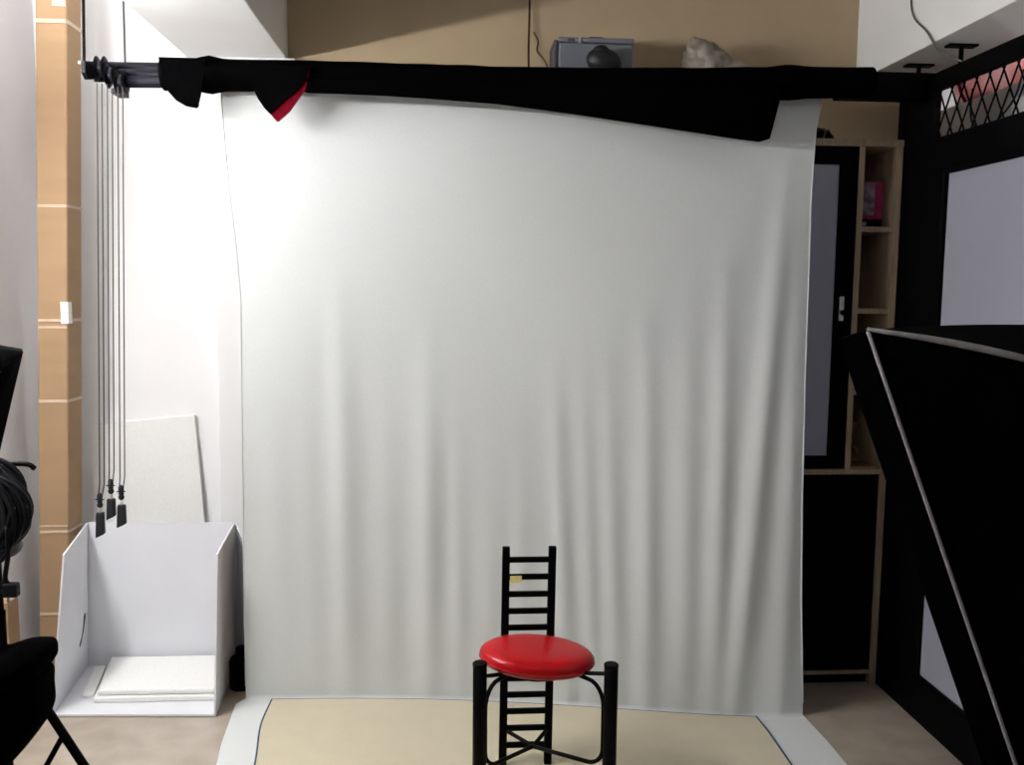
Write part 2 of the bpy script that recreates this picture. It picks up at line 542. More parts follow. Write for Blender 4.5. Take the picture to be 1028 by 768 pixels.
# rounded loose corner at left
ol = [(-0.900, 2.205), (-0.888, 2.13), (-0.872, 2.10), (-0.850, 2.075), (-0.82, 2.058), (-0.79, 2.053), (-0.783, 2.056), (-0.779, 2.075), (-0.768, 2.12), (-0.755, 2.205)]
bm = slab([(x, 2.936, z) for x, z in ol], (0, 0.008, 0))
obj('loose_corner', bm, 'black_fabric', bk, bevel=0.002)
# triangular corner, turned so that the red reverse shows along its right side
ol = [(-0.625, 2.18), (-0.612, 2.12), (-0.595, 2.085), (-0.572, 2.052), (-0.542, 2.018), (-0.535, 2.018), (-0.500, 2.050), (-0.47, 2.092), (-0.450, 2.12), (-0.435, 2.18)]
bm = slab([(x, 2.936, z) for x, z in ol], (0, 0.006, 0))
tri = obj('loose_corner', bm, 'red_fabric', bk)
tri['label'] = 'triangular corner showing the red reverse'
fl = [(-0.628, 2.185), (-0.616, 2.125), (-0.598, 2.085), (-0.578, 2.056), (-0.562, 2.040), (-0.522, 2.076), (-0.488, 2.104), (-0.462, 2.128), (-0.432, 2.185)]
obj('fold_over', slab([(x, 2.929, z) for x, z in fl], (0, 0.006, 0)), 'black_fabric', tri)

# ------------------------------------------------------------------ three pull chains with weights
CH = [('pull_chain', 'leftmost pull chain, its dark weight hanging lowest of the three', -1.1045, -1.1455, 2.135, 3.005, 0.8047, 0.6627, (-1.1545, -1.1599)),
      ('pull_chain', 'middle pull chain, its dark weight hanging highest of the three', -1.0625, -1.1015, 2.128, 2.975, 0.858, 0.7311, (-1.1063, -1.111)),
      ('pull_chain', 'rightmost pull chain, nearest the black roller cloth', -1.0235, -1.061, 2.115, 2.955, 0.8422, 0.7093, (-1.0665, -1.0712))]
for (nm, lab, xt, xb, zt, y, z1, z2, (xw, _)) in CH:
    t = thing(nm, lab, 'chain', (xw, y, z2), 'roller pull chains')
    for s in (-1, 1):
        a, b = Vector((xt + s * 0.0075, y, zt)), Vector((xw + s * 0.006, y, z1 - 0.01))
        m_ = Vector((xb + s * 0.0075, y, z1 + 0.04))
        obj('bead_strand', tube([a, a.lerp(m_, .5), m_, b], 0.0021, 6), 'bead', t)
    obj('clip', lathe([(0.004, 0.010), (0.008, 0.005), (0.009, -0.008), (0.0075, -0.024), (0.010, -0.030), (0.008, -0.036), (0.004, -0.040)], (xw, y, z1), (0, 0, 1), 12), 'weight', t, smooth=True)
    obj('clip_screw', tube([(xw - 0.014, y, z1 - 0.012), (xw + 0.013, y, z1 - 0.012)], 0.0022, 6), 'weight', t)
    obj('connector', lathe([(0.005, -0.038), (0.005, -0.058)], (xw, y, z1), (0, 0, 1), 10), 'chrome', t, smooth=True)
    h = z1 - 0.055
    bm = BM()
    tw, bw, dy = 0.0125, 0.0175, 0.011
    sk = 0.014
    add_hexa(bm, [(xw - bw + 0.001, y - dy, z2), (xw + bw - 0.005, y - dy, z2 + 0.004), (xw + bw - 0.005, y + dy, z2 + 0.004), (xw - bw + 0.001, y + dy, z2),
                  (xw - tw, y - dy * .8, h), (xw + tw, y - dy * .8, h), (xw + tw, y + dy * .8, h), (xw - tw, y + dy * .8, h)])
    vs = [v for v in bm.verts if v.co.z < h - 0.01 and v.co.x > xw]
    for v in vs:
        v.co.z += 0.010
    obj('weight', bm, 'weight', t, bevel=0.004)

# ------------------------------------------------------------------ tall cardboard carton
def lean_box(bm, x0, x1, y0, y1, z0, z1, dx):
    add_hexa(bm, [(x0, y0, z0), (x1, y0, z0), (x1, y1, z0), (x0, y1, z0), (x0 + dx, y0, z1), (x1 + dx, y0, z1), (x1 + dx, y1, z1), (x0 + dx, y1, z1)])


cb = thing('cardboard_box', 'tall narrow brown cardboard carton standing upright against the left wall', 'carton', (-1.49, 3.46, 0))
H = 2.76
DX = 0.104
bm = BM()
lean_box(bm, -1.555, -1.447, 3.40, 3.53, 0.0, H, DX)
obj('carton_body', bm, 'card', cb, bevel=0.006)
dxz = lambda z: DX * z / H
for z, w, m in ((2.43, 0.014, 'tape'), (1.784, 0.010, 'tape'), (1.37, 0.010, 'tape'), (1.345, 0.008, 'tape'), (1.072, 0.011, 'tape'), (0.578, 0.010, 'tape'), (0.600, 0.006, 'tape'), (0.26, 0.010, 'tape')):
    d = dxz(z)
    bm = BM()
    add_box(bm, -1.552 + d, -1.449 + d, 3.3975, 3.3995, z - w / 2, z + w / 2)
    if w > 0.009:
        add_box(bm, -1.4465 + d, -1.4445 + d, 3.40, 3.528, z - w / 2, z + w / 2)
    obj('tape_band', bm, m, cb)
d = dxz(1.4)
lb = BM()
add_box(lb, -1.470 + d, -1.447 + d, 3.396, 3.3985, 1.358, 1.438)
add_box(lb, -1.447 + d, -1.4435 + d, 3.3985, 3.43, 1.358, 1.438)
obj('paper_tag', lb, 'paper', cb)
bm = BM()
add_box(bm, -1.50 + dxz(2.6), -1.455 + dxz(2.6), 3.397, 3.3993, 2.48, 2.72)
obj('seam_tape', bm, 'tape', cb)

# smaller carton lower left against the wall
sc = thing('cardboard_box', 'small brown carton low against the left wall behind the black stand', 'carton', (-1.46, 3.1, 0))
obj('carton_body', bx(-1.595, -1.475, 3.02, 3.10, 0, 0.43), 'card', sc, bevel=0.004)
obj('tape_band', bx(-1.56, -1.51, 3.0185, 3.0197, 0.02, 0.41), 'tape', sc)
obj('flap', bx(-1.594, -1.476, 3.021, 3.058, 0.431, 0.435), 'card', sc)
obj('flap', bx(-1.594, -1.476, 3.062, 3.099, 0.431, 0.435), 'card', sc)

# ------------------------------------------------------------------ open white board box with foam sheets
wb = thing('white_display_box', 'open-fronted white board box on the floor left of the backdrop', 'box', (-1.1, 3.35, 0))
T = 0.006
def quadslab(pts, tv):
    return slab([Vector(p) for p in pts], tv)
obj('back_panel', quadslab([(-1.414, 3.500, 0.004), (-0.846, 3.500, 0.004), (-0.842, 3.505, 0.578), (-1.393, 3.505, 0.584)], (0, T, 0)), 'pvc', wb)
obj('left_panel', quadslab([(-1.376, 3.092, 0.004), (-1.414, 3.498, 0.004), (-1.394, 3.503, 0.584), (-1.303, 3.070, 0.588)], (-T, 0, 0)), 'pvc', wb)
obj('right_panel', quadslab([(-0.8175, 3.062, 0.004), (-0.845, 3.498, 0.004), (-0.841, 3.503, 0.578), (-0.799, 3.070, 0.582)], (T, 0, 0)), 'pvc', wb)
obj('base_panel', slab([Vector((-1.374, 3.090, 0.003)), Vector((-0.819, 3.063, 0.003)), Vector((-0.847, 3.498, 0.003)), Vector((-1.412, 3.498, 0.003))], (0, 0, 0.008)), 'pvc', wb)
obj('side_flap', quadslab([(-0.838, 3.50, 0.03), (-0.788, 3.42, 0.03), (-0.786, 3.42, 0.533), (-0.835, 3.505, 0.575)], (0.004, 0.004, 0)), 'pvc', wb)
obj('cut_slit', tube(spline([(-1.385, 3.42, 0.255), (-1.384, 3.395, 0.205), (-1.379, 3.345, 0.150)], 4), [0.0015] + [0.0038] * 7 + [0.0015], 6), 'slit', wb)

fs1 = obj('foam_sheet', slab([Vector((-1.268, 3.168, 0.012)), Vector((-0.840, 3.166, 0.012)), Vector((-0.862, 3.465, 0.012)), Vector((-1.320, 3.470, 0.012))], (0, 0, 0.020)), 'foam', bevel=0.004)
tag(fs1, 'white foam sheet lying flat in the white box, under another sheet', 'foam sheet', 'foam sheets in the white box')
fs2 = obj('foam_sheet', slab([Vector((-1.258, 3.180, 0.033)), Vector((-0.844, 3.178, 0.033)), Vector((-0.866, 3.480, 0.033)), Vector((-1.318, 3.485, 0.033))], (0, 0, 0.020)), 'foam', bevel=0.006)
tag(fs2, 'white foam sheet lying on top of the stack in the white box', 'foam sheet', 'foam sheets in the white box')
fs3 = obj('foam_sheet', slab([Vector((-1.325, 3.215, 0.0125)), Vector((-1.282, 3.215, 0.0125)), Vector((-1.332, 3.47, 0.0125)), Vector((-1.375, 3.47, 0.0125))], (0, 0, 0.012)), 'foam', bevel=0.003)
tag(fs3, 'thin white foam offcut at the left of the stack in the white box', 'foam sheet', 'foam sheets in the white box')
fb = obj('foam_board', slab([Vector((-1.440, 3.646, 0.0)), Vector((-0.955, 3.640, 0.0)), Vector((-1.028, 3.677, 0.982)), Vector((-1.436, 3.680, 0.940))], (0, 0.018, 0)), 'foam', bevel=0.002)
tag(fb, 'tall white foam board leaning on the back wall behind the white box', 'board')
bt = thing('black_canister', 'small black canister on the floor between white box and backdrop', 'canister', (-0.776, 3.30, 0))
obj('canister_body', lathe([(0.040, 0), (0.044, 0.004), (0.044, 0.105), (0.038, 0.118), (0.016, 0.122)], (-0.776, 3.30, 0), seg=20), 'black_board', bt, smooth=True)
obj('canister_cap', lathe([(0.016, 0.122), (0.020, 0.125), (0.020, 0.155), (0.014, 0.160)], (-0.776, 3.30, 0), seg=16), 'black_metal', bt, smooth=True)

# ------------------------------------------------------------------ the red stool-chair
ch = thing('stool_chair', 'black ladder-back stool with a round red vinyl seat and two thick front posts', 'stool', (0.258, 2.50, 0.009))
# cushion: superellipse in plan, rounded in section, slightly tipped to the right
sx, sy, sz = 0.167, 0.124, 0.031
cx, cy, cz = 0.256, 2.485, 0.4435
bm = BM()
seg, rows = 56, 22
rings = []
for j in range(1, rows):
    ph = -PI / 2 + PI * j / rows
    c, s = math.cos(ph), math.sin(ph)
    rr = abs(c) ** 0.32
    hh = math.copysign(abs(s) ** 0.9, s)
    ring = []
    for k in range(seg):
        a = 2 * PI * k / seg
        x, y = rr * math.cos(a), rr * math.sin(a)
        z = hh * (sz if s < 0 else sz + 0.004 * (1 - rr))
        ring.append(bm.verts.new((cx + sx * x, cy + sy * y, cz + z - 0.012 * x)))
    rings.append(ring)
for a, b in zip(rings, rings[1:]):
    for k in range(seg):
        bm.faces.new((a[k], a[(k + 1) % seg], b[(k + 1) % seg], b[k]))
bm.faces.new(rings[0][::-1])
bm.faces.new(rings[-1])
seat = obj('seat', bm, 'red_vinyl', ch, smooth=True)
seat['label'] = 'round red vinyl seat cushion'
pipe_r = [(cx + sx * 0.995 * math.cos(2 * PI * k / 64), cy + sy * 0.995 * math.sin(2 * PI * k / 64), cz - 0.004 - 0.012 * math.cos(2 * PI * k / 64)) for k in range(64)]
obj('seam', tube(pipe_r, 0.0022, 6, True), 'red_vinyl', seat, smooth=True)
obj('seat_plate', lathe([(0.075, -0.010), (0.08, 0), (0.08, 0.006)], (cx, cy, cz - 0.033), seg=28), 'chair_black', ch)
POSTS = [(0.0865, 2.37, 0.474), (0.4515, 2.37, 0.463)]
for (x, y, z) in POSTS:
    l = obj('front_post', lathe([(0.0195, 0.0), (0.0195, z - 0.012), (0.0185, z - 0.011), (0.0185, z - 0.006), (0.016, z - 0.0055)], (x, y, 0.0095), seg=20), 'chair_black', ch, smooth=True)
    obj('post_cap', lathe([(0.0195, z - 0.016), (0.0205, z - 0.014), (0.0205, z - 0.007), (0.018, z - 0.005)], (x, y, 0.0095), seg=20), 'chair_black', l)
for (xb, xt) in ((0.1705, 0.1765), (0.313, 0.3195)):
    bm = BM()
    w = 0.0122
    add_hexa(bm, [(xb - w, 2.67, 0.0095), (xb + w, 2.67, 0.0095), (xb + w, 2.69, 0.0095), (xb - w, 2.69, 0.0095),
                  (xt - w * .95, 2.67, 0.712), (xt + w * .95, 2.67, 0.712), (xt + w * .95, 2.69, 0.712), (xt - w * .95, 2.69, 0.712)])
    obj('upright', bm, 'chair_black', ch, bevel=0.003)
for z in (0.671, 0.617, 0.562, 0.508, 0.455, 0.400, 0.345, 0.291, 0.238, 0.184, 0.129, 0.073):
    o = (z - 0.01) / 0.70 * 0.006
    obj('rung', bx(0.1705 + o, 0.313 + o, 2.674, 2.686, z - 0.0085, z + 0.0085), 'chair_black', ch, bevel=0.002)
st = obj('sticker', bx(0.189, 0.225, 2.6715, 2.6735, 0.601, 0.622), 'yellow', ch)
st['label'] = 'small yellow sticker on the second rung'
# bent iron braces: under the seat, down the leg, then in to the crossing
CR = Vector((0.250, 2.52, 0.152))
HUB = Vector((cx, cy, cz - 0.040))
LEGS = [(Vector((0.0865, 2.37, 0)), 0.022), (Vector((0.4515, 2.37, 0)), 0.022), (Vector((0.1735, 2.697, 0)), 0.0), (Vector((0.3165, 2.697, 0)), 0.0)]
for (L, off) in LEGS:
    d = Vector((CR.x - L.x, CR.y - L.y, 0)).normalized()
    hz = Vector((HUB.x - L.x, HUB.y - L.y, 0)).normalized()
    foot = L + d * off
    back_leg = L.y > 2.5
    zt, zb = 0.405, (0.160 if not back_leg else 0.122)
    r = 0.05 if not back_leg else 0.022
    pp = [HUB + Vector((0, 0, 0.0)) + (L - HUB).xy.to_3d() * 0.25]
    pp[0].z = zt + 0.008
    pp.append(foot + d * r * 1.6 + Vector((0, 0, zt + 0.004)))
    for k in range(7):
        a = PI / 2 * k / 6
        pp.append(foot + d * r * (1 - math.sin(a)) + Vector((0, 0, zt - r * 1.4 * (1 - math.cos(a)))))
    for k in range(7):
        a = PI / 2 * k / 6
        pp.append(foot + d * r * (1 - math.cos(a)) + Vector((0, 0, zb + r * (1 - math.sin(a)))))
    pp.append(Vector((CR.x, CR.y, CR.z)))
    obj('iron_brace', tube(pp, 0.0062, 8), 'iron', ch, smooth=True)
for (L, off) in LEGS[:2]:
    d = Vector((HUB.x - L.x, HUB.y - L.y, 0)).normalized()
    obj('seat_bracket', tube([L + Vector((0, 0, 0.435)) + d * 0.015, L + d * 0.10 + Vector((0, 0, 0.420))], 0.006, 8), 'iron', ch)

# ------------------------------------------------------------------ display cabinet right of the backdrop
YF = 3.20
cab = thing('display_cabinet', 'tall cabinet with pale wood edges behind the right edge of the backdrop', 'cabinet', (1.35, 3.45, 0))
X0, X1 = 1.05, 1.636
D2 = 3.56
obj('back_board', bx(X0, X1, D2, D2 + 0.012, 0.05, 2.035), 'black_board', cab)
obj('side_panel', bx(X1 - 0.024, X1, YF, D2, 0.0, 2.022), 'wood', cab)
obj('side_panel', bx(X0, X0 + 0.02, YF, D2, 0.0, 2.022), 'wood', cab)
obj('top_board', bx(X0, X1, YF - 0.004, D2, 2.022, 2.046), 'wood', cab)
obj('divider', bx(1.474, 1.495, YF, D2 - 0.001, 0.842, 2.021), 'wood', cab)
for z in (1.728, 1.430, 1.13):
    obj('shelf', bx(1.496, X1 - 0.025, YF + 0.004, D2 - 0.001, z - 0.009, z + 0.009), 'wood', cab)
obj('shelf', bx(X0 + 0.021, X1 - 0.025, YF, D2 - 0.001, 0.822, 0.841), 'wood', cab)
obj('shelf', bx(X0 + 0.021, X1 - 0.025, YF, D2 - 0.001, 0.045, 0.058), 'wood', cab)
obj('plinth', bx(X0 + 0.021, X1 - 0.025, YF + 0.03, YF + 0.045, 0.0, 0.044), 'black_board', cab)
dr = obj('door', bx(X0 + 0.022, 1.473, YF + 0.012, YF + 0.016, 0.845, 2.02), 'black_board', cab)
dr['label'] = 'black-framed door with a frosted pane'
fr = BM()
add_box(fr, X0 + 0.022, 1.473, YF, YF + 0.012, 1.956, 2.02)
add_box(fr, X0 + 0.022, 1.473, YF, YF + 0.012, 0.845, 0.893)
add_box(fr, 1.404, 1.473, YF, YF + 0.012, 0.893, 1.956)
add_box(fr, X0 + 0.022, X0 + 0.09, YF, YF + 0.012, 0.893, 1.956)
obj('door_frame', fr, 'black_board', dr)
obj('pane', bx(X0 + 0.09, 1.404, YF + 0.006, YF + 0.0115, 0.893, 1.956), 'frost', dr)
hd = BM()
add_box(hd, 1.422, 1.441, YF - 0.005, YF - 0.0005, 1.394, 1.483)
obj('lock_plate', hd, 'chrome', dr, bevel=0.002)
obj('handle', lathe([(0.008, 0), (0.008, 0.02), (0.012, 0.022), (0.012, 0.03), (0.006, 0.034)], (1.433, YF - 0.005, 1.425), (0, -1, 0), 14), 'black_metal', dr, smooth=True)
obj('lower_door', bx(X0 + 0.022, X1 - 0.026, YF + 0.006, YF + 0.02, 0.060, 0.820), 'black_board', cab)
# things in and on it
pf = thing('picture_box', 'pink box with a printed picture in the top cubby of the cabinet', 'box', (1.54, 3.30, 1.737))
obj('box_body', bx(1.502, 1.600, 3.26, 3.36, 1.768, 1.905), 'pink', pf, bevel=0.002)
obj('picture', bx(1.503, 1.565, 3.2575, 3.2595, 1.782, 1.900), 'print', pf)
obj('base', bx(1.502, 1.600, 3.265, 3.36, 1.737, 1.767), 'black_board', pf)
obj('badge', lathe([(0.008, 0), (0.008, 0.003)], (1.533, 3.265, 1.752), (0, -1, 0), 12), 'chrome', pf)
fg = thing('wooden_ornament', 'brown carved wooden ornament at the bottom of the open cabinet shelves', 'ornament', (1.525, 3.30, 0.841))
obj('ornament_body', lathe([(0.018, 0.008), (0.014, 0.02), (0.010, 0.07), (0.012, 0.11), (0.024, 0.14), (0.028, 0.165), (0.012, 0.17)], (1.512 + 0.012, 3.28, 0.841), seg=16), 'brown', fg, smooth=True)
obj('ornament_base', bx(1.498, 1.60, 3.25, 3.33, 0.841, 0.849), 'brown', fg)
obj('ornament_arm', tube(spline([(1.53, 3.28, 0.92), (1.548, 3.278, 0.905), (1.552, 3.276, 0.885)], 4), 0.010, 8), 'brown', fg, smooth=True)
tb = thing('dark_bundle', 'small dark bundle on top of the cabinet beside the backdrop', 'bundle', (1.39, 3.34, 2.046))
bm = BM()
bmesh.ops.create_icosphere(bm, subdivisions=3, radius=1)
for v in bm.verts:
    n = noise.noise(v.co * 2.2)
    v.co = Vector((1.385 + v.co.x * 0.055 * (1 + .3 * n), 3.36 + v.co.y * 0.05, 2.046 + max(0, 0.028 + v.co.z * 0.032 * (1 + .4 * n))))
obj('bundle_cloth', bm, 'black_board', tb, smooth=True)
obj('tie', tube([(1.385 + 0.012 * math.sin(a), 3.36 + 0.052 * math.cos(a), 2.074 + 0.033 * math.sin(a)) for a in [k * PI / 12 for k in range(-3, 16)]], 0.004, 6), 'olive_cord', tb)

# ------------------------------------------------------------------ wall ledge above the roller with stored things
sh = thing('wall_shelf', 'plain wooden wall shelf hidden behind the roller bar, carrying a grey case', 'shelf', (0.75, 3.55, 2.28))
obj('shelf_board', bx(0.2, 1.3, 3.36, YB, 2.285, 2.305), 'wood', sh)
for x in (0.30, 1.18):
    bm = BM()
    add_slab(bm, [(x, YB, 2.12), (x, YB - 0.02, 2.12), (x, 3.42, 2.27), (x, 3.42, 2.285), (x, YB, 2.285)], (0.02, 0, 0))
    obj('shelf_bracket', bm, 'wood', sh)
gc = thing('grey_case', 'grey plastic equipment case with a lid handle above the roller bar', 'case', (0.55, 3.5, 2.305))
obj('case_body', bx(0.413, 0.697, 3.48, 3.66, 2.305, 2.428), 'grey_plastic', gc, bevel=0.006)
obj('case_lid', bx(0.410, 0.700, 3.476, 3.664, 2.4295, 2.448), 'grey_plastic', gc, bevel=0.004)
bm = BM()
add_box(bm, 0.534, 0.592, 3.53, 3.60, 2.4485, 2.466)
obj('lid_handle', bm, 'dark_plastic', gc, bevel=0.004)
obj('latch', bx(0.488, 0.494, 3.470, 3.4755, 2.425, 2.446), 'chrome', gc)
obj('vent_panel', bx(0.445, 0.472, 3.4735, 3.4755, 2.432, 2.442), 'dark_plastic', gc)
obj('side_bumper', bx(0.395, 0.409, 3.49, 3.65, 2.305, 2.44), 'dark_plastic', gc, bevel=0.004)
bl = thing('black_pouch', 'small black rounded pouch in front of the grey case', 'pouch', (0.55, 3.42, 2.305))
bm = BM()
bmesh.ops.create_icosphere(bm, subdivisions=3, radius=1)
for v in bm.verts:
    v.co = Vector((0.575 + v.co.x * 0.066 - 0.012 * v.co.z, 3.415 + v.co.y * 0.045, 2.305 + max(0, 0.04 + v.co.z * 0.050)))
obj('pouch_body', bm, 'weight', bl, smooth=True)
obj('pouch_flap', lathe([(0.036, 0.0), (0.037, 0.006), (0.022, 0.022), (0.006, 0.028)], (0.563, 3.415, 2.376), seg=18), 'weight', bl, smooth=True)
pb = thing('plastic_bag', 'crumpled pale plastic bag above the roller bar, right of the grey case', 'bag', (1.0, 3.53, 2.305))
bm = BM()
bmesh.ops.create_icosphere(bm, subdivisions=4, radius=1)
for v in bm.verts:
    n = noise.noise(v.co * 2.6 + Vector((3, 1, 0))) + 0.5 * noise.noise(v.co * 6)
    r = 1 + 0.28 * n
    v.co = Vector((1.0 + v.co.x * 0.085 * r - 0.03 * max(0, v.co.z), 3.53 + v.co.y * 0.08 * r, 2.305 + max(0, 0.07 + v.co.z * 0.082 * r)))
obj('bag_body', bm, 'bag', pb, smooth=True)
bm = BM()
bmesh.ops.create_icosphere(bm, subdivisions=2, radius=1)
for v in bm.verts:
    n = noise.noise(v.co * 3)
    v.co = Vector((1.11 + v.co.x * 0.06 * (1 + .3 * n), 3.52 + v.co.y * 0.06, 2.305 + max(0, 0.04 + v.co.z * 0.045)))
obj('bag_fold', bm, 'bag', pb, smooth=True)
tag(obj('hanging_cord', tube(spline([(0.316, 3.685, ZC), (0.317, 3.68, 2.60), (0.313, 3.66, 2.45), (0.311, 3.60, 2.33), (0.312, 3.56, 2.308)], 5), 0.0042, 8), 'red_cord', smooth=True), 'thin red-brown cord hanging down the tan wall left of the grey case', 'cord')
tag(obj('loose_cord', tube(spline([(0.33, 3.62, 2.50), (0.345, 3.60, 2.46), (0.340, 3.58, 2.42), (0.362, 3.56, 2.385), (0.378, 3.55, 2.350), (0.372, 3.53, 2.3095)], 5), 0.0038, 8), 'olive_cord', smooth=True), 'short twisted olive cord beside the red-brown hanging cord', 'cord')

# ------------------------------------------------------------------ hangers and cable on the right beam
for (x, y, lab) in ((1.779, 3.11, 'black T-shaped hanger nearer the camera under the right beam'), (1.776, 3.39, 'black T-shaped hanger farther back under the right beam, by the roller end')):
    t = thing('beam_hanger', lab, 'hanger', (x, y, 2.24), 'T-shaped hangers under the beam')
    obj('plate', bx(x - 0.052, x + 0.052, y - 0.02, y + 0.02, 2.351, 2.3595), 'black_metal', t, bevel=0.002)
    obj('stem', tube([(x, y, 2.232), (x, y, 2.351)], 0.008, 10), 'black_metal', t, smooth=True)
    obj('arm', bx(PX + 0.002, x + 0.008, y - 0.008, y + 0.008, 2.2405, 2.249), 'black_metal', t)
tag(obj('cable', tube(spline([(1.664, 3.28, ZC), (1.664, 3.262, 2.60), (1.664, 3.235, 2.49), (1.662, 3.13, 2.405), (1.665, 3.05, 2.325), (1.69, 2.95, 2.262), (1.70, 2.90, 2.246)], 6), 0.0032, 8), 'grey_cord', smooth=True), 'thin grey cable drooping down the white beam to the black partition', 'cable')

# ------------------------------------------------------------------ neighbouring room seen through the mesh
nc = thing('grey_locker', 'pale grey locker in the next room behind the diamond mesh', 'locker', (2.2, 2.9, 0))
obj('locker_body', bx(1.99, 2.44, 2.30, 4.00, 0, 2.235), 'white_paint', nc, bevel=0.003)
for y in (2.305, 2.87, 3.435):
    k = obj('locker_door', bx(1.98, 1.989, y, y + 0.56, 0.05, 2.225), 'white_paint', nc, bevel=0.002)
    obj('handle', bx(1.965, 1.979, y + 0.04, y + 0.055, 1.0, 1.12), 'chrome', k)
for i, (y, s, lab) in enumerate(((3.02, 1.0, 'pink and white cloth bundle on the locker, nearest the right edge of the frame'), (3.52, 1.0, 'rose cloth bundle on the locker behind the diamond mesh, farther from the camera'))):
    t = thing('cloth_bundle', lab, 'bundle', (2.2, y, 2.236), 'cloth bundles on the locker')
    bm = BM()
    bmesh.ops.create_icosphere(bm, subdivisions=4, radius=1)
    for v in bm.verts:
        n = noise.noise(v.co * 1.8 + Vector((i * 3, 0, 0))) + 0.4 * noise.noise(v.co * 5)
        r = 1 + 0.22 * n
        v.co = Vector((2.16 + v.co.x * 0.14 * r, y + v.co.y * 0.215 * r, 2.238 + max(0, 0.11 + v.co.z * 0.14 * r)))
    obj('bundle_cloth', bm, 'pink_cloth', t, smooth=True)
    obj('tie', tube([(2.16 + 0.15 * math.cos(a), y, 2.238 + max(0.008, 0.11 + 0.15 * math.sin(a))) for a in [k * 2 * PI / 28 for k in range(29)]], 0.007, 6), 'red_fabric', t)
tag(obj('loop_cable', tube(spline([(1.72, 2.66, 2.17), (1.72, 2.70, 2.09), (1.72, 2.80, 2.035), (1.72, 2.90, 2.045), (1.72, 2.93, 2.10), (1.72, 2.925, 2.17)], 6), 0.0035, 6), 'cable', smooth=True), 'thin dark cable looping just behind the diamond mesh', 'cable')

# ------------------------------------------------------------------ softboxes
def softbox(t, A, D, A2, back_n, depth, hr, ht, lip, pip, ring_in=None):
    """A-D near rim edge, A2 the other end of the short rim edge; back_n points from the rim to the lamp"""
    A, D, A2 = Vector(A), Vector(D), Vector(A2)
    r, tt = D - A, A2 - A
    D2_ = D + tt
    n = Vector(back_n)
    C = A + r * 0.5 + tt * 0.5
    B = C + n * depth
    ru, tu = r.normalized(), tt.normalized()
    rim = [A, D, D2_, A2]
    ring = [B - ru * hr - tu * ht, B + ru * hr - tu * ht, B + ru * hr + tu * ht, B - ru * hr + tu * ht]
    if ring_in:
        ring = [Vector(p) for p in ring_in]
        B = sum(ring, Vector()) / 4
    for i in range(4):
        a, b, c, d = rim[i], rim[(i + 1) % 4], ring[(i + 1) % 4], ring[i]
        bm = BM()
        K, L = 10, 8
        g = []
        mid = (a + b + c + d) / 4
        outn = (mid - (C + B) / 2)
        outn -= n * outn.dot(n)
        outn.normalize()
        for s in (0, 1):
            rows = []
            for j in range(L + 1):
                v = j / L
                e0, e1 = a.lerp(d, v), b.lerp(c, v)
                row = []
                for k in range(K + 1):
                    u = k / K
                    p = e0.lerp(e1, u)
                    bulge = 0.010 * math.sin(PI * v) - 0.008 * math.sin(PI * u) * math.sin(PI * v)
                    row.append(bm.verts.new(p + outn * (bulge - 0.004 * s)))
                rows.append(row)
            g.append(rows)
        for s in (0, 1):
            for j in range(L):
                for k in range(K):
                    q = (g[s][j][k], g[s][j][k + 1], g[s][j + 1][k + 1], g[s][j + 1][k])
                    bm.faces.new(q if s else q[::-1])
        for j in range(L):
            for k in (0, K):
                bm.faces.new((g[0][j][k], g[0][j + 1][k], g[1][j + 1][k], g[1][j][k]))
        for j in (0, L):
            for k in range(K):
                bm.faces.new((g[0][j][k], g[1][j][k], g[1][j][k + 1], g[0][j][k + 1]))
        obj('side_panel', bm, 'box_fabric', t, smooth=True)
    for i in range(4):
        a, b = rim[i], rim[(i + 1) % 4]
        o = obj('lip', slab([a, b, b - n * lip, a - n * lip], (C - (a + b) / 2).normalized() * 0.004), 'box_fabric', t)
    for (p, q) in pip:
        P = [rim[p].lerp(rim[q] if q < 4 else ring[q - 4], k / 8) for k in range(9)]
        m = (P[0] + P[-1]) / 2
        o = (m - (C + B) / 2)
        o -= n * o.dot(n)
        o.normalize()
        Q = []
        for k, x in enumerate(P):
            Q.append(x + o * (0.006 if q < 4 else 0.004 + 0.014 * math.sin(PI * k / 8)))
        ob = obj('piping', tube(Q, [0.0042 if q < 4 else (0.004 + 0.0035 * math.sin(PI * k / 8)) for k in range(9)], 8), 'piping', t, smooth=True)
        ob['label'] = 'grey seam piping'
    obj('diffuser', slab([x - n * (lip * 0.35) + (C - x).normalized() * 0.006 for x in rim], n * 0.003), 'diffuser', t)
    return C, B, ring


